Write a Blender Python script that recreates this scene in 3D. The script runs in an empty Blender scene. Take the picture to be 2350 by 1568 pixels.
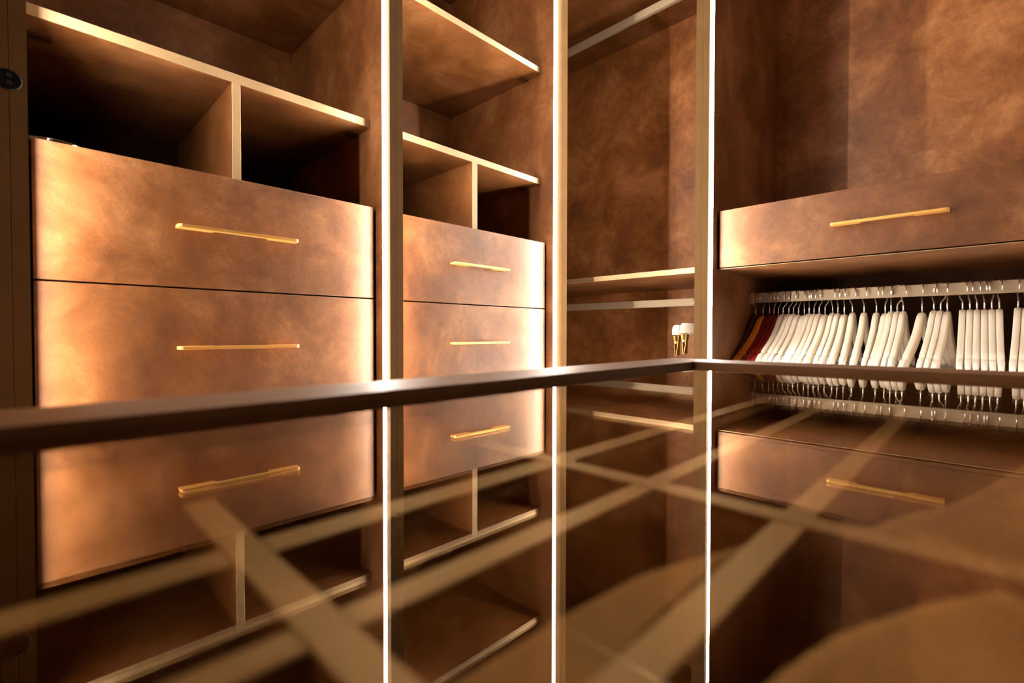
import bpy, bmesh, math, random
from mathutils import Vector, Matrix
random.seed(7)
S = bpy.context.scene
COL = S.collection

# ------------------------------------------------------------------ camera
# world frame: the lens is the origin, +X runs along the drawer wall to the right,
# +Y runs into that wall; the floor lies 1 m below the lens
FPX, YAW, PITCH, ROLL = 1104.08, 0.79136317, 0.01793603, -0.00148682
cd = bpy.data.cameras.new('camera'); cam = bpy.data.objects.new('camera', cd); COL.objects.link(cam)
cd.sensor_width = 36.0; cd.lens = 36.0 * FPX / 2350.0; cd.clip_start = 0.01; cd.clip_end = 50
fw = Vector((math.sin(YAW)*math.cos(PITCH), math.cos(YAW)*math.cos(PITCH), -math.sin(PITCH)))
rt = Vector((math.cos(YAW), -math.sin(YAW), 0)); dn = fw.cross(rt)
rx = rt*math.cos(ROLL) + dn*math.sin(ROLL); dy = -rt*math.sin(ROLL) + dn*math.cos(ROLL)
cam.matrix_world = Matrix(((rx.x, -dy.x, -fw.x, 0), (rx.y, -dy.y, -fw.y, 0), (rx.z, -dy.z, -fw.z, 0), (0, 0, 0, 1)))
cd.dof.use_dof = True; cd.dof.focus_distance = 1.62; cd.dof.aperture_fstop = 3.2
S.camera = cam

# ------------------------------------------------------------------ world, exposure, LED colour
w = bpy.data.worlds.new('world'); S.world = w; w.use_nodes = True
w.node_tree.nodes['Background'].inputs[0].default_value = (0.02, 0.012, 0.007, 1)
w.node_tree.nodes['Background'].inputs[1].default_value = 0.1
S.view_settings.view_transform = 'Standard'; S.view_settings.look = 'None'
S.view_settings.exposure = 0.0; S.view_settings.gamma = 1.0; S.view_settings.use_curve_mapping = False
LED_COLOUR = (1.0, 0.87, 0.73, 1); LED_STRENGTH = 224.0
S.cycles.max_bounces = 10; S.cycles.diffuse_bounces = 5; S.cycles.glossy_bounces = 5
S.cycles.transparent_max_bounces = 12; S.cycles.sample_clamp_indirect = 0.0

# ------------------------------------------------------------------ materials
def newmat(name):
    m = bpy.data.materials.new(name); m.use_nodes = True
    return m, m.node_tree.nodes, m.node_tree.links, m.node_tree.nodes['Principled BSDF']

def plain(name, col, rough=.5, metal=0., spec=.5, bump=0., bscale=200., vary=0.):
    m, N, L, b = newmat(name)
    b.inputs['Base Color'].default_value = (*col, 1); b.inputs['Roughness'].default_value = rough
    b.inputs['Metallic'].default_value = metal; b.inputs['Specular IOR Level'].default_value = spec
    g = N.new('ShaderNodeNewGeometry')
    if bump:
        n = N.new('ShaderNodeTexNoise'); n.inputs['Scale'].default_value = bscale; n.inputs['Detail'].default_value = 3
        L.new(g.outputs['Position'], n.inputs['Vector'])
        bp = N.new('ShaderNodeBump'); bp.inputs['Strength'].default_value = bump; bp.inputs['Distance'].default_value = .001
        L.new(n.outputs['Fac'], bp.inputs['Height']); L.new(bp.outputs['Normal'], b.inputs['Normal'])
    if vary:
        n2 = N.new('ShaderNodeTexNoise'); n2.inputs['Scale'].default_value = 14; n2.inputs['Detail'].default_value = 4
        L.new(g.outputs['Position'], n2.inputs['Vector'])
        r = N.new('ShaderNodeValToRGB'); e = r.color_ramp.elements
        e[0].position = .3; e[0].color = (*[c*(1-vary) for c in col], 1)
        e[1].position = .7; e[1].color = (*[min(1, c*(1+vary)) for c in col], 1)
        L.new(n2.outputs['Fac'], r.inputs['Fac']); L.new(r.outputs['Color'], b.inputs['Base Color'])
    return m

def laminate(name, k=1.0, rough=.42, spec=.5):
    """oxidised-bronze, leather-grained laminate: cloudy mottling, small dark stains, curly fibre grain"""
    m, N, L, b = newmat(name)
    g = N.new('ShaderNodeNewGeometry')
    wn = N.new('ShaderNodeTexNoise'); wn.inputs['Scale'].default_value = 3.0; wn.inputs['Detail'].default_value = 2
    L.new(g.outputs['Position'], wn.inputs['Vector'])
    wa = N.new('ShaderNodeVectorMath'); wa.operation = 'SCALE'; wa.inputs['Scale'].default_value = .22
    L.new(wn.outputs['Color'], wa.inputs[0])
    ad = N.new('ShaderNodeVectorMath'); L.new(g.outputs['Position'], ad.inputs[0]); L.new(wa.outputs['Vector'], ad.inputs[1])
    c1 = N.new('ShaderNodeTexNoise'); c1.inputs['Scale'].default_value = 4.6; c1.inputs['Detail'].default_value = 7; c1.inputs['Roughness'].default_value = .58
    L.new(ad.outputs['Vector'], c1.inputs['Vector'])
    r = N.new('ShaderNodeValToRGB'); e = r.color_ramp.elements
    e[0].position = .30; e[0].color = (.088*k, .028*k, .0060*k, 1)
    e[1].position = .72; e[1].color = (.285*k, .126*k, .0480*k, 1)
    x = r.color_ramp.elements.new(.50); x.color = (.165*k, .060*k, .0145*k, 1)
    L.new(c1.outputs['Fac'], r.inputs['Fac'])
    c2 = N.new('ShaderNodeTexNoise'); c2.inputs['Scale'].default_value = 30; c2.inputs['Detail'].default_value = 5; c2.inputs['Roughness'].default_value = .65
    L.new(ad.outputs['Vector'], c2.inputs['Vector'])
    r2 = N.new('ShaderNodeValToRGB'); f = r2.color_ramp.elements
    f[0].position = .34; f[0].color = (.74, .70, .67, 1); f[1].position = .66; f[1].color = (1.16, 1.16, 1.16, 1)
    L.new(c2.outputs['Fac'], r2.inputs['Fac'])
    mx = N.new('ShaderNodeMix'); mx.data_type = 'RGBA'; mx.blend_type = 'MULTIPLY'; mx.inputs[0].default_value = .8
    L.new(r.outputs['Color'], mx.inputs[6]); L.new(r2.outputs['Color'], mx.inputs[7])
    fb = N.new('ShaderNodeTexNoise'); fb.inputs['Scale'].default_value = 190; fb.inputs['Detail'].default_value = 2.5; fb.inputs['Distortion'].default_value = 2.6
    L.new(g.outputs['Position'], fb.inputs['Vector'])
    r3 = N.new('ShaderNodeValToRGB'); h = r3.color_ramp.elements
    h[0].position = .32; h[0].color = (.80, .78, .76, 1); h[1].position = .70; h[1].color = (1.26, 1.27, 1.28, 1)
    L.new(fb.outputs['Fac'], r3.inputs['Fac'])
    my = N.new('ShaderNodeMix'); my.data_type = 'RGBA'; my.blend_type = 'MULTIPLY'; my.inputs[0].default_value = .85
    L.new(mx.outputs[2], my.inputs[6]); L.new(r3.outputs['Color'], my.inputs[7]); L.new(my.outputs[2], b.inputs['Base Color'])
    bp = N.new('ShaderNodeBump'); bp.inputs['Strength'].default_value = .30; bp.inputs['Distance'].default_value = .0012
    L.new(fb.outputs['Fac'], bp.inputs['Height']); L.new(bp.outputs['Normal'], b.inputs['Normal'])
    rr = N.new('ShaderNodeMapRange'); rr.inputs['To Min'].default_value = rough-.06; rr.inputs['To Max'].default_value = rough+.12
    L.new(c2.outputs['Fac'], rr.inputs['Value']); L.new(rr.outputs['Result'], b.inputs['Roughness'])
    b.inputs['Specular IOR Level'].default_value = spec
    return m

M_LAM = laminate('bronze_leather_laminate')
M_SHADE = laminate('shaded_bronze_laminate', .2, .6, .12)  # laminate darkened: shade in cubbies and behind the hangers is in the colour
M_BACK_LIT = laminate('brightened_bronze_laminate', 1.65)  # same laminate brightened: stronger light on the right-hand backs is in the colour
M_EDGE = plain('champagne_edge_band', (.38, .25, .13), .5, 0, .4, .08, 300, .08)
M_POST = plain('bronze_panel_edge', (.185, .105, .040), .75, 0, .12, .08, 300, .08)
M_RIM = plain('dark_grained_leather_rim', (.17, .076, .030), .50, 0, .12, .35, 380, .15)
M_GOLD = plain('brushed_gold', (.92, .50, .13), .40, .55, .8)
M_CLIPGOLD = plain('polished_gold', (.98, .72, .22), .16, 1.0)
M_CHROME = plain('polished_chrome', (.94, .91, .87), .22, 1.0)
M_RAIL = plain('champagne_rail', (.34, .26, .175), .5, .2)
M_ALU = plain('bronze_aluminium_profile', (.42, .28, .17), .4, .5)
M_CREAM = plain('cream_lacquered_wood', (.88, .81, .68), .42, 0, .45, .05, 90)
M_TIP = plain('white_shoulder_grip', (.93, .89, .80), .5, 0, .4)
M_ORANGE = plain('orange_varnished_wood', (.80, .30, .03), .3, 0, .5, .04, 60, .15)
M_RED = plain('dark_red_varnished_wood', (.20, .010, .007), .28, 0, .5, .04, 60, .15)
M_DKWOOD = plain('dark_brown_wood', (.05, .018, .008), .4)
M_BLACK = plain('black_plastic', (.005, .005, .005), .55, 0, .25)
M_CLOTH = plain('black_cloth', (.010, .009, .008), .9, 0, .2, .4, 150)
M_TIN = plain('glossy_dark_metal', (.30, .28, .26), .14, 1.0)
M_ICON = plain('grey_print', (.13, .12, .105), .6)
M_PLASTER = plain('dark_brown_wall', (.055, .032, .018), .8, 0, .3, .1, 40, .1)
M_FLOOR = plain('dark_wood_floor', (.07, .04, .022), .45, 0, .5, .1, 60, .2)
M_LITPATCH = plain('tan_lit_patch', (.30, .185, .085), .8, 0, .2, .2, 260, .12)  # for the added pads that stand in for lit tray floor

M_LED, N, L, b = newmat('led_diffuser')
b.inputs['Base Color'].default_value = (.9, .9, .9, 1)
b.inputs['Emission Color'].default_value = LED_COLOUR; b.inputs['Emission Strength'].default_value = LED_STRENGTH

M_LED_DIM, N, L, b = newmat('led_diffuser_dimmed')
b.inputs['Base Color'].default_value = (.9, .9, .9, 1)
b.inputs['Emission Color'].default_value = LED_COLOUR; b.inputs['Emission Strength'].default_value = LED_STRENGTH*.18

# bronze-tinted, mirror-coated float glass: Fresnel reflection over a tinted see-through layer
M_GLASS, N, L, b = newmat('bronze_glass'); N.remove(b)
tr = N.new('ShaderNodeBsdfTransparent'); tr.inputs['Color'].default_value = (.96, .90, .78, 1)
gl = N.new('ShaderNodeBsdfGlossy'); gl.inputs['Roughness'].default_value = .0; gl.inputs['Color'].default_value = (1, .97, .92, 1)
fr = N.new('ShaderNodeFresnel'); gg = N.new('ShaderNodeNewGeometry'); mr = N.new('ShaderNodeMapRange')
mr.inputs['To Min'].default_value = 1.55; mr.inputs['To Max'].default_value = 1/1.55      # rays run straight through, so both faces reflect as air-to-glass
L.new(gg.outputs['Backfacing'], mr.inputs['Value']); L.new(mr.outputs['Result'], fr.inputs['IOR'])
mxs = N.new('ShaderNodeMixShader'); L.new(fr.outputs['Fac'], mxs.inputs['Fac']); L.new(tr.outputs['BSDF'], mxs.inputs[1]); L.new(gl.outputs['BSDF'], mxs.inputs[2])
L.new(mxs.outputs['Shader'], N['Material Output'].inputs['Surface'])

# ------------------------------------------------------------------ helpers
WLOC = {}
def link(o, wloc, parent=None):
    COL.objects.link(o); wl = Vector(wloc); WLOC[o.name] = wl
    if parent is not None:
        o.parent = parent; o.location = wl - WLOC[parent.name]
    else: o.location = wl
    return o
def tag(o, label=None, cat=None, group=None, kind=None):
    for k, v in (('label', label), ('category', cat), ('group', group), ('kind', kind)):
        if v: o[k] = v
    return o
def thing(name, loc, label, cat, group=None):
    o = bpy.data.objects.new(name, None); o.empty_display_size = .05
    return tag(link(o, loc), label, cat, group)
def bm_obj(name, bm, mat, wloc, parent=None, smooth=False, mats=None):
    me = bpy.data.meshes.new(name); bm.to_mesh(me); bm.free()
    for m in (mats or [mat]): me.materials.append(m)
    if smooth:
        for p in me.polygons: p.use_smooth = True
    return link(bpy.data.objects.new(name, me), wloc, parent)
def add_box(bm, x0, x1, y0, y1, z0, z1, bev=0., c=(0, 0, 0), mi=0, seg=1):
    r = bmesh.ops.create_cube(bm, size=1.0); vs = r['verts']
    for v in vs:
        v.co = Vector(((x0+x1)/2 - c[0] + v.co.x*(x1-x0), (y0+y1)/2 - c[1] + v.co.y*(y1-y0), (z0+z1)/2 - c[2] + v.co.z*(z1-z0)))
    fs = list({f for v in vs for f in v.link_faces})
    for f in fs: f.material_index = mi
    if bev:
        es = list({e for v in vs for e in v.link_edges})
        bmesh.ops.bevel(bm, geom=es, offset=bev, segments=seg, affect='EDGES', profile=.6, material=-1)
def box(name, x0, x1, y0, y1, z0, z1, mat, parent=None, bev=.0008, front=None, seg=1):
    """front: (axis, sign, material) gives the faces looking that way another material (edge band)"""
    c = ((x0+x1)/2, (y0+y1)/2, (z0+z1)/2); bm = bmesh.new()
    add_box(bm, x0, x1, y0, y1, z0, z1, bev, c, seg=seg)
    if front:
        bm.normal_update()
        for f in bm.faces:
            if f.normal[front[0]]*front[1] > .6: f.material_index = 1
        return bm_obj(name, bm, mat, c, parent, mats=[mat, front[2]])
    return bm_obj(name, bm, mat, c, parent)
def tube(bm, pts, r, seg=10, caps=True):
    """sweep a circle of radius r (or per-point radii) along pts"""
    n = len(pts); rs = r if isinstance(r, (list, tuple)) else [r]*n; rings = []; prev = None
    for i, p in enumerate(pts):
        p = Vector(p); t = (Vector(pts[min(i+1, n-1)]) - Vector(pts[max(i-1, 0)])).normalized()
        if prev is None: u = t.orthogonal().normalized()
        else: u = (prev - t*prev.dot(t)).normalized()
        prev = u; v = t.cross(u)
        rings.append([bm.verts.new(p + (u*math.cos(a) + v*math.sin(a))*rs[i]) for a in [2*math.pi*k/seg for k in range(seg)]])
    for a, b2 in zip(rings, rings[1:]):
        for k in range(seg): bm.faces.new((a[k], a[(k+1) % seg], b2[(k+1) % seg], b2[k]))
    if caps: bm.faces.new(rings[0][::-1]); bm.faces.new(rings[-1])
def lathe(bm, prof, seg=40):
    rings = []
    for r, z in prof: rings.append([bm.verts.new((r*math.cos(2*math.pi*k/seg), r*math.sin(2*math.pi*k/seg), z)) for k in range(seg)])
    for a, b2 in zip(rings, rings[1:]):
        for k in range(seg): bm.faces.new((a[k], a[(k+1) % seg], b2[(k+1) % seg], b2[k]))
    bm.faces.new(rings[0][::-1]); bm.faces.new(rings[-1])
def prism(bm, poly, z0, z1, bev=0.):
    lo = [bm.verts.new((x, y, z0)) for x, y in poly]; hi = [bm.verts.new((x, y, z1)) for x, y in poly]; n = len(poly)
    fb = bm.faces.new(lo[::-1]); ft = bm.faces.new(hi)
    for k in range(n): bm.faces.new((lo[k], lo[(k+1) % n], hi[(k+1) % n], hi[k]))
    if bev:
        es = list(set(fb.edges) | set(ft.edges))
        bmesh.ops.bevel(bm, geom=es, offset=bev, segments=2, affect='EDGES', profile=.7)

# ------------------------------------------------------------------ the setting
ZF, ZC = -1.0, 1.78                    # floor and ceiling
YB, XB = 1.93, 2.35                    # inner faces of the cabinet backs
YF, XF = 1.2215, 1.6215                # front edges of the side panels
YD, XD = 1.30, 1.70                    # faces of the drawer fronts
YS, XS = 1.33, 1.73                    # front edges of the shelves
ZT = 1.64                              # underside of the cabinet tops
X_IN, Y_IN = -1.87, -1.95
tag(box('floor', X_IN, 2.45, Y_IN, 2.03, ZF-.05, ZF, M_FLOOR, bev=0), kind='structure')
tag(box('ceiling', X_IN, 2.45, Y_IN, 2.03, ZC, ZC+.05, M_PLASTER, bev=0), kind='structure')
tag(box('wall_back', X_IN, 2.45, 1.98, 2.03, ZF, ZC, M_PLASTER, bev=0), kind='structure')
tag(box('wall_right', 2.40, 2.45, Y_IN, 1.98, ZF, ZC, M_PLASTER, bev=0), kind='structure')
tag(box('wall_left', X_IN-.05, X_IN, Y_IN, 2.03, ZF, ZC, M_PLASTER, bev=0), kind='structure')
tag(box('wall_front', X_IN, 2.45, Y_IN-.05, Y_IN, ZF, ZC, M_PLASTER, bev=0), kind='structure')

# ------------------------------------------------------------------ cabinet parts
EY, EX = (1, -1, M_EDGE), (0, -1, M_EDGE)
def handle(parent, cx, cy, cz, facing):
    """flat gold bar: slim front grip, two broad feet reaching back to the drawer face"""
    h, D, Wf, dd = .131, .030, .070, .018
    poly = [(-h, 0), (-h, D-.007), (-h+.0025, D-.002), (-h+.007, D), (h-.007, D), (h-.0025, D-.002), (h, D-.007), (h, 0), (h-Wf, 0), (h-Wf, dd-.007),
            (h-Wf-.003, dd-.002), (h-Wf-.009, dd), (-h+Wf+.009, dd), (-h+Wf+.003, dd-.002), (-h+Wf, dd-.007), (-h+Wf, 0)]
    bm = bmesh.new(); prism(bm, poly[::-1], -.0037, .0037, .0012)
    if facing == 'y': mt = Matrix(((1, 0, 0), (0, -1, 0), (0, 0, 1)))
    else: mt = Matrix(((0, -1, 0), (1, 0, 0), (0, 0, 1)))
    for v in bm.verts: v.co = mt @ v.co
    bmesh.ops.recalc_face_normals(bm, faces=bm.faces)
    o = bm_obj('handle', bm, M_GOLD, (cx, cy, cz), parent); o['label'] = 'slim gold bar handle'
    return o
def drawer_y(parent, x0, x1, z0, z1):
    c = ((x0+x1)/2, YD+.01, (z0+z1)/2); bm = bmesh.new()
    add_box(bm, x0, x1, YD, YD+.019, z0, z1, .0009, c)
    add_box(bm, x0+.02, x1-.02, YD+.019, YD+.5, z0+.02, z0+.032, 0, c)
    for a in (x0+.02, x1-.032): add_box(bm, a, a+.012, YD+.019, YD+.5, z0+.032, z1-.05, 0, c)
    add_box(bm, x0+.032, x1-.032, YD+.488, YD+.5, z0+.032, z1-.05, 0, c)
    d = bm_obj('drawer', bm, M_LAM, c, parent)
    handle(d, (x0+x1)/2, YD, (z0+z1)/2, 'y'); return d
def shelf_y(parent, x0, x1, z0, z1, clips=True):
    s = box('shelf', x0, x1, YS, YB, z0, z1, M_LAM, parent, .0009, EY)
    if clips:
        for xa in (x0, x1-.038): box('shelf_support', xa, xa+.038, YS+.075, YS+.10, z0-.004, z0, M_DKWOOD, s, .001)
    return s
def lit_panel(parent, axis, face, back, sgn, mirror=None, led=None):
    """side panel whose inner face (at `face`) carries a tilted light strip in a groove behind the front edge.
    axis 'y': the panel runs back along +Y, inner face looks along sgn*X; axis 'x': runs along +X, inner face looks along sgn*Y"""
    F = YF if axis == 'y' else XF
    B = (YB if axis == 'y' else XB) + .02
    gd, g0, g1 = .0043*sgn, F+.0290, F+.0450
    poly = [(face, F), (face-gd, g0), (face, g1), (face, B), (back, B), (back, F)]
    dif = [(face-gd+.0002*sgn, g0+.0002), (face-.0001*sgn, g1-.0003), (face-.0012*sgn, g1), (face-gd-.0012*sgn, g0+.0002)]
    sw = (lambda p: p) if axis == 'y' else ((lambda p: (p[1], p[0])) if mirror is None else (lambda p: (mirror-p[1], p[0])))
    cx, cy = sw(((face+back)/2, (F+B)/2)); bm = bmesh.new()
    prism(bm, [(sw(p)[0]-cx, sw(p)[1]-cy) for p in poly], ZF+.02, ZT+.02)
    bmesh.ops.recalc_face_normals(bm, faces=bm.faces); bm.normal_update()
    for f in bm.faces:
        m = f.calc_center_median() + Vector((cx, cy, 0))
        m = m.y if axis == 'y' else (m.x if mirror is None else mirror-m.x)
        if m < g0: f.material_index = 1
    o = bm_obj('side_panel', bm, M_LAM, (cx, cy, 0), parent, mats=[M_LAM, M_POST])
    bm = bmesh.new(); prism(bm, [(sw(p)[0]-cx, sw(p)[1]-cy) for p in dif], -.97, 1.63)
    bmesh.ops.recalc_face_normals(bm, faces=bm.faces)
    d = bm_obj('light_strip', bm, led or M_LED, (cx, cy, 0), o); d['label'] = 'glowing white LED strip'

def panel_y(parent, x0, x1): return box('side_panel', x0, x1, YF, YB+.02, ZF+.02, ZT+.02, M_LAM, parent, .0009, (1, -1, M_POST))

# ---- drawer wall, first bay
u = thing('wardrobe_unit', (.373, 1.6, ZF), 'bronze-brown wardrobe bay with wide drawers and open cubbies, leftmost on the drawer wall', 'wardrobe', 'bronze wardrobe bays with light strips')
lit_panel(u, 'y', .0080, -.0145, 1); lit_panel(u, 'y', .7385, .7600, -1)
box('back_panel', .008, .7385, YB, YB+.02, ZF+.02, ZT, M_LAM, u)
box('top_panel', .008, .7385, YF+.02, YB, ZT, ZT+.02, M_LAM, u, .0008, EY)
box('plinth', .008, .7385, YF+.05, YB, ZF, ZF+.08, M_LAM, u)
shelf_y(u, .008, .7385, .6165, .6392); shelf_y(u, .008, .7385, 1.0745, 1.0970)
box('cubby_floor', .008, .7385, YS, YB, .345, .362, M_SHADE, u); box('cubby_shade_sheet', .008, .7385, YB-.003, YB, .362, .6165, M_SHADE, u, .0004)  # darkened floor and an added dark back sheet carry the cubby shade
box('cubby_divider', .3645, .3840, YS, YB, .362, .6165, M_LAM, u, .0008, EY)
for z0, z1 in ((.1030, .3717), (-.1690, .0990), (-.4410, -.1730), (-.7130, -.4450)): drawer_y(u, .0122, .7303, z0, z1)
# round touch switch over the panel joint
bm = bmesh.new(); lathe(bm, [(.0178, 0), (.0178, .0022), (.0168, .0034), (.0140, .0036), (.0135, .0030), (0.001, .0030)])
for v in bm.verts: v.co = Vector((v.co.x, -v.co.z, v.co.y))
bmesh.ops.recalc_face_normals(bm, faces=bm.faces)
sw = bm_obj('touch_switch', bm, M_BLACK, (-.016, YF, .4404), u); sw['label'] = 'round black touch switch'
for dz in (.0075, -.0055):
    bm = bmesh.new(); pts = [(.0026*math.cos(a), 0, .0026*math.sin(a)) for a in [2*math.pi*k/16 for k in range(17)]]
    tube(bm, pts, .0004, 6, False); bm_obj('switch_mark', bm, M_ICON, (-.014, YF-.0033, .4404+dz), sw)

# ---- drawer wall, second bay
u = thing('wardrobe_unit', (1.15, 1.6, ZF), 'bronze-brown wardrobe bay with drawers, cubbies and an upper shelf, between two glowing light strips', 'wardrobe', 'bronze wardrobe bays with light strips')
lit_panel(u, 'y', .7815, .7606, 1); lit_panel(u, 'y', 1.5175, 1.5530, -1)
box('back_panel', .7815, 1.5175, YB, YB+.02, ZF+.02, ZT, M_LAM, u)
box('top_panel', .7815, 1.5175, YF+.02, YB, ZT, ZT+.02, M_LAM, u, .0008, EY)
box('plinth', .7815, 1.5175, YF+.05, YB, ZF, ZF+.08, M_LAM, u)
shelf_y(u, .7815, 1.5175, .6165, .6392); shelf_y(u, .7815, 1.5175, 1.0745, 1.0970)
box('cubby_floor', .7815, 1.5175, YS, YB, .345, .362, M_SHADE, u); box('cubby_shade_sheet', .7815, 1.5175, YB-.003, YB, .362, .6165, M_SHADE, u, .0004)  # cubby shade again from darkened floor and added back sheet
box('cubby_divider', 1.1410, 1.1660, YS, YB, .362, .6165, M_LAM, u, .0008, EY)
for z0, z1 in ((.1015, .3700), (-.1690, .0975), (-.4410, -.1730), (-.7130, -.4450)): drawer_y(u, .7870, 1.5092, z0, z1)

# ---- neighbour of the first bay: only its side panel reaches the picture
u = thing('wardrobe_unit', (-.40, 1.6, ZF), 'dark brown wardrobe side panel at the left picture edge, left of the black switch', 'wardrobe', 'bronze wardrobe bays with light strips')
panel_y(u, -.0375, -.0152); panel_y(u, -.79, -.768)
box('back_panel', -.768, -.0375, YB, YB+.02, ZF+.02, ZT, M_LAM, u)
shelf_y(u, -.768, -.0375, .6165, .6392, False); shelf_y(u, -.768, -.0375, -.1, -.078, False); shelf_y(u, -.768, -.0375, ZT, ZT+.02, False)

# ---- corner hanging bay (opens towards -X)
def rail(parent, y0, y1, z0, z1, name='hanging_rail'):
    r = box(name, 2.030, 2.050, y0, y1, z0, z1, M_RAIL, parent, .0025, None, 2)
    for ya in (y0, y1-.016): box('rail_bracket', 2.024, 2.056, ya, ya+.016, z0-.006, z1+.004, M_ALU, r, .001)
    return r
u = thing('corner_wardrobe', (1.98, 1.3, ZF), 'bronze-brown corner hanging bay with two rails and a shelf, between two light strips', 'wardrobe', 'bronze wardrobe bays with light strips')
lit_panel(u, 'x', .7200, .6975, 1)
box('back_panel', XB, XB+.02, .7200, 1.95, ZF+.02, ZT, M_BACK_LIT, u)
box('return_panel', 1.5532, XB, YB, YB+.02, ZF+.02, ZT, M_LAM, u)
box('upper_shelf', XS, XB, .7200, YB, 1.575, 1.597, M_LAM, u, .0009, EX)
box('shelf', XS, XB, .7200, YB, .2213, .2420, M_LAM, u, .0009, EX)
box('base_panel', XF+.02, XB, .7200, YB, ZF, ZF+.08, M_LAM, u)
rail(u, .7200, YB, .1180, .1520); rail(u, .7200, YB, 1.4645, 1.4995)

# ---- right-hand bay with one drawer over the hangers
u = thing('wardrobe_unit', (1.98, .2, ZF), 'bronze-brown wardrobe bay with a single gold-handled drawer above a rail of cream hangers', 'wardrobe', 'bronze wardrobe bays with light strips')
YR = -.2620
lit_panel(u, 'x', .6750, .6970, -1)
lit_panel(u, 'x', YR, YR-.0225, 1, None, M_LED_DIM)
box('back_panel', XB, XB+.02, YR, .6750, .224, ZT, M_BACK_LIT, u)
box('lower_back_panel', XB, XB+.02, YR, .6750, ZF+.02, .2238, M_SHADE, u)  # lower back darkened in colour for the shade behind the hangers
box('top_panel', XF+.02, XB, YR, .6750, ZT, ZT+.02, M_LAM, u, .0008, EX)
box('base_panel', XF+.02, XB, YR, .6750, ZF, ZF+.08, M_LAM, u)
box('drawer_box_top', XD+.02, XB, YR, .6750, .388, .406, M_LAM, u, .0008, EX)
box('drawer_box_base', XD+.004, XB, YR, .6750, .2218, .2240, M_LAM, u, .0003, EX)
c = (XD+.01, .2045, .3255); bm = bmesh.new()
add_box(bm, XD, XD+.019, -.2590, .6680, .2275, .4233, .0009, c)
add_box(bm, XD+.019, XD+.5, -.235, .645, .235, .247, 0, c)
for a in (-.235, .633): add_box(bm, XD+.019, XD+.5, a, a+.012, .247, .37, 0, c)
d = bm_obj('drawer', bm, M_LAM, c, u); handle(d, XD, .2050, .3215, 'x')
rail(u, YR, .6750, .1200, .1580)
# ---- the run across the room (beside the photographer), lit the same way
MX = .52                                # mirror: x -> MX - x, its front edges stand at x = -1.10
u = thing('wardrobe_unit', (-1.46, .3, ZF), 'bronze-brown wardrobe bay across the room, facing the hanger rail', 'wardrobe', 'bronze wardrobe bays with light strips')
lit_panel(u, 'x', .8300, .8520, -1, MX); lit_panel(u, 'x', -.1070, -.0850, -1, MX)
for ya in (-.0840, -1.0210): box('side_panel', MX-XB-.02, MX-XF, ya, ya+.0220, ZF+.02, ZT+.02, M_LAM, u, .0009, (0, 1, M_POST))
XB2 = MX - XB
box('back_panel', XB2-.02, XB2, -1.021, .852, ZF+.02, ZT, M_LAM, u)
for y0, y1 in ((-.0620, .8300), (-.9990, -.1070)):
    for z0 in (ZF, -.30, .42, 1.10, ZT): box('shelf', XB2, MX-XS, y0, y1, z0, z0+.022, M_LAM, u, .0009, (0, 1, M_EDGE))

# ------------------------------------------------------------------ things in the left cubby
t = thing('round_tin', (.046, 1.425, .362), 'glossy black round tin in the dark left cubby above the drawers', 'tin')
bm = bmesh.new(); lathe(bm, [(.001, 0), (.058, 0), (.060, .002), (.060, .022), (.001, .022)]); bm_obj('tin_body', bm, M_TIN, (.046, 1.425, .362), t, True)
bm = bmesh.new(); lathe(bm, [(.001, .022), (.0612, .022), (.0615, .023), (.0615, .0325), (.0605, .0340), (.001, .0350)]); bm_obj('tin_lid', bm, M_TIN, (.046, 1.425, .362), t)
for o in t.children:
    for p in o.data.polygons: p.use_smooth = abs(p.normal.z) < .5
bm = bmesh.new(); bmesh.ops.create_uvsphere(bm, u_segments=48, v_segments=28, radius=1)
for v in bm.verts:
    x, y, z = v.co
    k = 1 + .06*math.sin(5*x+2*z) + .05*math.sin(7*y+3*x) + .04*math.sin(9*z+4*x)
    v.co = Vector((x*.078*k*(1.1-.25*max(z, 0)), y*.085*k, (z*.075*k if z > 0 else z*.02) + .012))
mn = min(v.co.z for v in bm.verts)
for v in bm.verts: v.co.z -= mn
tag(bm_obj('cloth_pouch', bm, M_CLOTH, (.085, 1.615, .362), None, True), 'slumped black cloth pouch behind the round tin in the left cubby', 'pouch')

# ------------------------------------------------------------------ display island with glass top
u = thing('display_island', (.2, -.1, ZF), 'low dark leather-framed display island with a reflective bronze glass top over divided trays', 'display island')
IX0, IX1, IY0, IY1 = -.62, .9316, -.75, .4550
JX0, JX1, JY0, JY1 = -.53, .8345, -.66, .3710
ZR, ZG = -.0506, -.0585
def rim(name, poly):
    bm = bmesh.new(); prism(bm, poly, -.014, .014, .0014)
    return bm_obj(name, bm, M_RIM, (0, 0, ZR-.014), u)
rim('rim_board', [(IX0, IY1), (JX0, JY1), (JX1, JY1), (IX1, IY1)])
rim('rim_board', [(IX1, IY1), (JX1, JY1), (JX1, JY0), (IX1, IY0)])
rim('rim_board', [(IX1, IY0), (JX1, JY0), (JX0, JY0), (IX0, IY0)])
rim('rim_board', [(IX0, IY0), (JX0, JY0), (JX0, JY1), (IX0, IY1)])
for o in u.children:
    bm = bmesh.new(); bm.from_mesh(o.data); bmesh.ops.recalc_face_normals(bm, faces=bm.faces); bm.to_mesh(o.data); bm.free()
g = box('glass_pane', JX0, JX1, JY0, JY1, ZG-.006, ZG, M_GLASS, u, 0); g['label'] = 'reflective bronze-tinted glass top'
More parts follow.
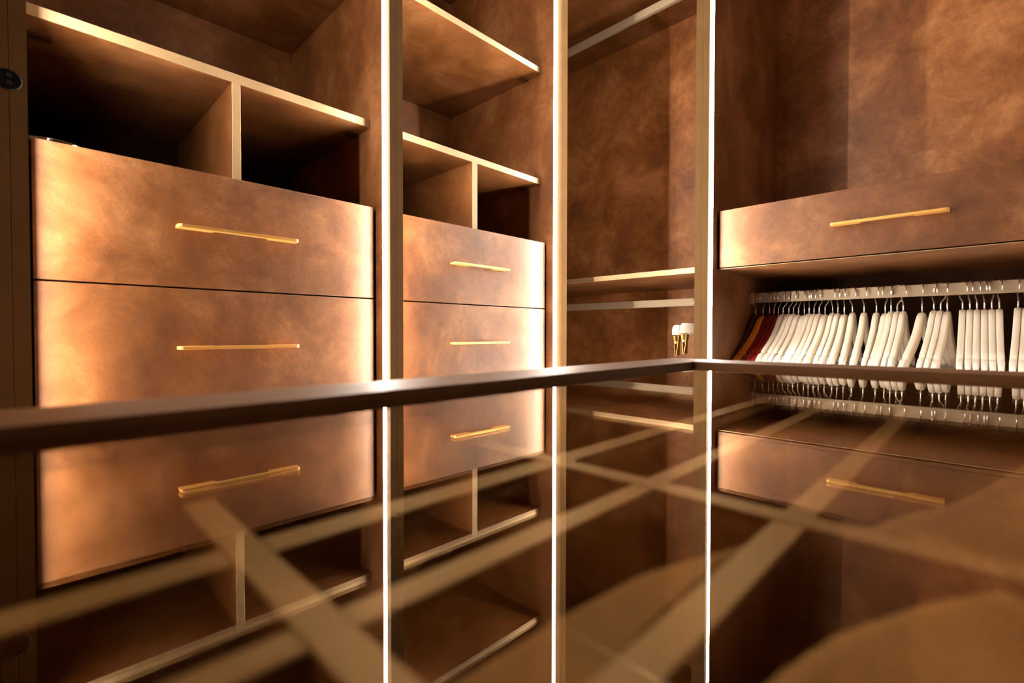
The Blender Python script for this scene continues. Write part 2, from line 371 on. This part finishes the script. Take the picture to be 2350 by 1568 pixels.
for nm, a in (('body_panel', (IX0+.01, IX1-.01, JY1+.002, IY1-.01)), ('body_panel', (IX0+.01, IX1-.01, IY0+.01, JY0-.002)), ('body_panel', (IX0+.01, JX0-.002, JY0, JY1)), ('body_panel', (JX1+.002, IX1-.01, JY0, JY1))):
    box(nm, *a, ZF+.08, ZR-.028, M_LAM, u)
ZTOP, ZBOT = -.100, -.165
box('tray_floor', JX0, JX1, JY0, JY1, ZBOT-.012, ZBOT, M_LAM, u)
box('island_plinth', IX0+.05, IX1-.05, IY0+.05, IY1-.05, ZF, ZF+.08, M_LAM, u)
EZ = (2, 1, M_EDGE)
XT = [(-.165, -.148), (.0625, .0790), (.2830, .3010)]
for a, b2 in XT: box('tray_divider', a, b2, JY0, .330, ZBOT, ZTOP, M_LAM, u, .0008, EZ)
xe = [JX0] + [v for p in XT for v in p] + [JX1]
for y0, y1 in ((.2310, .2515), (.1515, .1670), (.0650, .0810), (-.125, -.108), (-.25, -.233)):
    for i in range(0, len(xe), 2): box('tray_divider', xe[i], xe[i+1], y0, y1, ZBOT, ZTOP-.0005, M_LAM, u, .0008, EZ)

# ------------------------------------------------------------------ pads added in three tray cells, shaped as lit patches of tray floor
def lit_patch_pad(x0, x1, y0, y1, line, keep, slope, label, top=-.1035):
    """added pad in the shape of a lit floor patch, filling the cell up to a polyline `line` (x, y), beyond which it slumps to the tray floor"""
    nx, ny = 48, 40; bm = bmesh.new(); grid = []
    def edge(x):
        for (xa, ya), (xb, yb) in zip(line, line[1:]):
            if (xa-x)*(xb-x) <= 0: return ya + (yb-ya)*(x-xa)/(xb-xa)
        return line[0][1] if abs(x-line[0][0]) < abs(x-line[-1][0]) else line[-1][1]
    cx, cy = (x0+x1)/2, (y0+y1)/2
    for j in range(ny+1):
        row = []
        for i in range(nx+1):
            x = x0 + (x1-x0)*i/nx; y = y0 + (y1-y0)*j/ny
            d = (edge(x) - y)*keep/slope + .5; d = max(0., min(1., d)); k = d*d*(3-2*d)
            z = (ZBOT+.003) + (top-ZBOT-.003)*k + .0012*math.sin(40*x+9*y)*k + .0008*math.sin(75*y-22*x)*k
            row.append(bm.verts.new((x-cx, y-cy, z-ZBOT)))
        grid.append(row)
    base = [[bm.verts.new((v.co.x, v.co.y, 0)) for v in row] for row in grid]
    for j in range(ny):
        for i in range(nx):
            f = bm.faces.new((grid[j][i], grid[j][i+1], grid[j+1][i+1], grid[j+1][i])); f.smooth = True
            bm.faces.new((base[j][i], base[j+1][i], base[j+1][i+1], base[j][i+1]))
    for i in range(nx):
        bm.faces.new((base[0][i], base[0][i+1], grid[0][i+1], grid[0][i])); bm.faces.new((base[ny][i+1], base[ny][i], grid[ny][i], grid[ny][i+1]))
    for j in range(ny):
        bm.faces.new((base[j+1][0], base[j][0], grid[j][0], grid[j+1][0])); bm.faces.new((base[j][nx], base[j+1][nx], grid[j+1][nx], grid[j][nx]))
    return tag(bm_obj('lit_patch_pad', bm, M_LITPATCH, (cx, cy, ZBOT)), label, 'pad', 'added tan pads for lit patches in the island trays')
lit_patch_pad(.081, .281, .083, .149, [(.081, .130), (.135, .127), (.185, .121), (.226, .108), (.281, .092)], 1, .040, 'added tan pad for a lit patch behind the broad middle divider, under the island glass')
lit_patch_pad(.081, .281, -.106, .063, [(.081, .066), (.149, .062), (.171, .059), (.202, .052), (.246, .033), (.281, .014)], 1, .045, 'large added tan pad for a lit patch at the bottom right corner, under the island glass')
lit_patch_pad(.303, .830, -.106, .063, [(.303, .070), (.325, .058), (.399, .035), (.498, .006), (.660, -.022), (.83, -.045)], 1, .045, 'added tan pad for a lit patch under the glass, below the reflected single drawer handle')

# ------------------------------------------------------------------ hangers
TH = .0152
def yoke_mesh(name, square, mats, flare=0.):
    """curved shoulder yoke in the local XZ plane: origin on the head's top, front arm towards -X"""
    prof = [(0, -.016), (.008, -.0185), (.017, -.026), (.028, -.040), (.042, -.058), (.060, -.0775), (.085, -.098), (.115, -.1195), (.145, -.1385), (.163, -.1495), (.168, -.1555), (.176, -.1570), (.184, -.1610), (.205, -.1735), (.222, -.1830)]
    hh = [.016, .0165, .0185, .0200, .0200, .0190, .0178, .0168, .0160, .0158, .0125, .0125, .0150, .0140, .0090]
    bm = bmesh.new(); rings = []
    pts = [(-r, z, h, i) for i, (( r, z), h) in enumerate(zip(prof, hh))][::-1] + [(r, z, h, i) for i, ((r, z), h) in enumerate(zip(prof, hh)) if i]
    n = len(pts)
    for k, (x, z, h, i) in enumerate(pts):
        a, b2 = pts[max(k-1, 0)], pts[min(k+1, n-1)]
        t = Vector((b2[0]-a[0], 0, b2[1]-a[1])).normalized(); nr = Vector((-t.z, 0, t.x))
        if i == 0: nr = Vector((0, 0, 1))
        th = TH/2 * (1.0 if i < 12 else 1.0 - .12*(i-12)) + flare*min(1., i/8.); ring = []
        if square and i == 0: hu = .016
        else: hu = h
        cr = .0014 if square else .0029
        for q in range(4):
            sx, sy = ((1, 1), (-1, 1), (-1, -1), (1, -1))[q]
            for j in range(3):
                ang = math.radians(q*90 + j*45)
                dyy = (th-cr)*sx + cr*math.cos(ang); dh = (hu-cr)*sy + cr*math.sin(ang)
                ring.append(bm.verts.new(Vector((x, dyy, z)) + nr*dh))
        rings.append((ring, i))
    for (a, ia), (b2, ib) in zip(rings, rings[1:]):
        for k in range(12):
            f = bm.faces.new((a[k], a[(k+1) % 12], b2[(k+1) % 12], b2[k])); f.smooth = True
            f.material_index = 1 if min(ia, ib) >= 10 and len(mats) > 1 else 0
    for ring, s in ((rings[0][0], 1), (rings[-1][0], -1)):
        f = bm.faces.new(ring[::s]); f.material_index = len(mats) - 1
    bmesh.ops.recalc_face_normals(bm, faces=bm.faces)
    me = bpy.data.meshes.new(name); bm.to_mesh(me); bm.free()
    for m in mats: me.materials.append(m)
    return me
def hook_mesh(name, top=.0870):
    """swivel wire hook: straight stem, offset neck, three-quarter loop over the rail"""
    R = .0225; zc = top - R; pts = [(0, 0, -.012), (0, 0, .018), (.0006, 0, .024), (.006, 0, .031), (.013, 0, .038)]
    for a in range(-35, 206, 12): pts.append((R*math.cos(math.radians(a)), 0, zc + R*math.sin(math.radians(a))))
    bm = bmesh.new(); tube(bm, pts, .0023, 10)
    for f in bm.faces: f.smooth = True
    me = bpy.data.meshes.new(name); bm.to_mesh(me); bm.free(); me.materials.append(M_CHROME); return me
def bar_mesh(name, mat):
    bm = bmesh.new(); tube(bm, [(-.190, 0, -.1880), (.190, 0, -.1880)], .0050, 12)
    for s in (-1, 1): tube(bm, [(s*.187, 0, -.168), (s*.187, 0, -.192)], .0042, 10)
    for f in bm.faces: f.smooth = True
    me = bpy.data.meshes.new(name); bm.to_mesh(me); bm.free(); me.materials.append(mat); return me
HOOK = hook_mesh('hook')
KINDS = {}
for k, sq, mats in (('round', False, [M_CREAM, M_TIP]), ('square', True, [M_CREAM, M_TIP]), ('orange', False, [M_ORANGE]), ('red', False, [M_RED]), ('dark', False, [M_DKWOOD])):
    KINDS[k] = (yoke_mesh('yoke', sq, mats, .007 if k == 'orange' else 0.), bar_mesh('trouser_bar', mats[0]))
ZH = .0745
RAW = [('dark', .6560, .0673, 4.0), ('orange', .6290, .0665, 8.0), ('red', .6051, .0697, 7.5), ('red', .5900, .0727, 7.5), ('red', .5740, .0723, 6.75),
 (0, .5575, .0753, 6.0), (0, .5380, .0751, 6.75), (0, .5220, .0751, 5.5), (1, .5050, .0706, 1.5), (1, .4860, .0684, 3.0), (0, .4705, .0745, 2.75), (0, .4544, .0731, 1.5), (0, .4383, .0736, 1.75), (1, .4199, .0699, 4.5),
 (0, .3967, .0745, 3.25), (0, .3806, .072, 2.75), (1, .3616, .0669, 1.25), (0, .3378, .0742, -5.5), (0, .3045, .0732, -.75), (0, .2701, .0722, .5), (1, .2464, .0668, 2.5), (0, .2307, .0751, 2.75), (0, .2145, .0746, 2.5), (0, .1988, .0742, 2.0),
 (1, .1515, .0685, 9.25), (0, .1219, .0746, 6.5), (0, .1070, .0741, 3.5), (1, .0914, .0708, 3.25), (1, .0559, .0746, 5.0), (0, .0394, .0746, -1.8), (0, .0239, .0741, -1.8), (0, .0074, .074, -1.8), (0, -.0081, .0743, -1.8), (0, -.0237, .0744, -2.2), (0, -.0626, .078, 4.25), (0, -.0785, .0758, 3.5)]
for _ in range(400):                    # no two hangers share the same stretch of rail
    for i in range(len(RAW)-1):
        need = .0158 + (.007 if 'orange' in (RAW[i][0], RAW[i+1][0]) else 0); gap = RAW[i][1]-RAW[i+1][1]
        if gap < need:
            d = (need-gap)/2; RAW[i] = (RAW[i][0], RAW[i][1]+d, *RAW[i][2:]); RAW[i+1] = (RAW[i+1][0], RAW[i+1][1]-d, *RAW[i+1][2:])
yaw = [r[3] for r in RAW]
for _ in range(200):                    # neighbours turn no further than the room between them allows
    for i in range(len(RAW)-1):
        lim = math.degrees(max(0., RAW[i][1]-RAW[i+1][1]-TH-.0004 - (.007 if 'orange' in (RAW[i][0], RAW[i+1][0]) else 0))/.21); dlt = yaw[i]-yaw[i+1]
        if abs(dlt) > lim:
            ex = (abs(dlt)-lim)/2*(1 if dlt > 0 else -1); yaw[i] -= ex; yaw[i+1] += ex
ORD = ['first', 'second', 'third', 'fourth', 'fifth', 'sixth', 'seventh', 'eighth', 'ninth', 'tenth', 'eleventh', 'twelfth', 'thirteenth', 'fourteenth', 'fifteenth', 'sixteenth', 'seventeenth', 'eighteenth', 'nineteenth', 'twentieth']
cream = [i for i, r in enumerate(RAW) if r[0] in (0, 1)]; NC = len(cream); nred = 0
for i, (k, y, zt, _) in enumerate(RAW):
    kind = {0: 'round', 1: 'square'}.get(k, k)
    grp = 'cream hangers on the right-hand rail'
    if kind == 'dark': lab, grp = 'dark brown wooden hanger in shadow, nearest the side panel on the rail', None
    elif kind == 'orange': lab, grp = 'glossy orange-brown wooden hanger left of the dark red hangers', None
    elif kind == 'red':
        lab = ['dark red wooden hanger beside the orange-brown hanger', 'dark red wooden hanger in the middle of the three red ones', 'dark red wooden hanger next to the first cream hanger'][nred]; nred += 1; grp = 'dark red hangers'
    else:
        j = cream.index(i); head = 'square-headed' if kind == 'square' else 'round-headed'
        if j < NC/2: lab = 'cream %s hanger, %s cream one to the right of the red hangers' % (head, ORD[j])
        elif j == NC-1: lab = 'cream %s hanger cut off by the right picture edge' % head
        else: lab = 'cream %s hanger, %s cream one counting leftward from the right picture edge' % (head, ORD[NC-1-j])
    dz = max(-.006, min(.003, zt - ZH)); hz = .1585 + .0017 - .087
    t = thing('clothes_hanger', (2.040, y, hz), lab, 'hanger', grp)
    for nm, me in (('yoke', KINDS[kind][0]), ('hook', HOOK), ('trouser_bar', KINDS[kind][1])):
        o = bpy.data.objects.new(nm, me); COL.objects.link(o); o.parent = t
        if nm != 'hook': o.location = (0, 0, dz)
        else: o.rotation_euler = (0, 0, math.radians(random.choice((-1, 1, 1))*random.uniform(5, 42)))
    t.rotation_euler = (math.radians(random.uniform(-.15, .15)), 0, -math.radians(yaw[i]))

# ------------------------------------------------------------------ clip hangers in the corner bay
def clip_hanger(y, x0, ztop, lab):
    t = thing('clip_hanger', (2.040, y, ztop), lab, 'hanger', 'cream clip hangers in the corner bay')
    hw, th, h = 2.040 - x0, .016, .040; poly = []
    for a in range(180, 89, -15): poly.append((-hw+.024+.024*math.cos(math.radians(a)), -.024+.024*math.sin(math.radians(a))))
    for a in range(90, -1, -15): poly.append((hw-.024+.024*math.cos(math.radians(a)), -.024+.024*math.sin(math.radians(a))))
    poly += [(hw, -h), (-hw, -h)]
    bm = bmesh.new(); prism(bm, poly, -th/2, th/2, .003)
    for v in bm.verts: v.co = Vector((v.co.x, v.co.z, v.co.y))
    bmesh.ops.recalc_face_normals(bm, faces=bm.faces)
    bm_obj('crossbar', bm, M_CREAM, (2.040, y, ztop), t)
    bm = bmesh.new(); R = .0225; top = .1540 - ztop; zc = top - R
    pts = [(0, 0, -.01), (0, 0, zc-.045), (.013, 0, zc-.026)] + [(R*math.cos(math.radians(a)), 0, zc+R*math.sin(math.radians(a))) for a in range(-35, 206, 12)]
    tube(bm, pts, .0016, 8); bm_obj('hook', bm, M_CHROME, (2.040, y, ztop), t, True)
    for s in (-1, 1):
        xc = 2.040 + s*(hw-.030); bm = bmesh.new(); z0 = -h
        for dx in (-.014, .014):        # hanging wires from the crossbar
            tube(bm, [(dx, 0, z0), (dx*.9, 0, z0-.030)], .0016, 8)
        tube(bm, [(-.016, 0, z0-.032), (.016, 0, z0-.032)], .0048, 12)   # spring coil
        for q in (-1, 1):               # two pinching jaws, flared at both ends
            pl = [(-.013, .0), (.013, .0), (.009, -.036), (.016, -.078), (-.016, -.078), (-.009, -.036)]
            vs = []
            for off in (0, .0014):
                vs.append([bm.verts.new((px, q*(.010 - .008*min(1, -pz/.07)) + q*off, z0-.006+pz)) for px, pz in pl])
            bm.faces.new(vs[0]); bm.faces.new(vs[1][::-1])
            for kk in range(6): bm.faces.new((vs[0][kk], vs[0][(kk+1) % 6], vs[1][(kk+1) % 6], vs[1][kk]))
        bmesh.ops.recalc_face_normals(bm, faces=bm.faces)
        c = bm_obj('clip', bm, M_CLIPGOLD, (xc, y, ztop), t); c['label'] = 'gold spring clip'
clip_hanger(.9000, 1.840, .0330, 'cream trouser hanger with gold clips in the corner bay, further back of the two')
clip_hanger(.8680, 1.842, .0405, 'cream trouser hanger with gold clips in the corner bay, nearer the side panel')
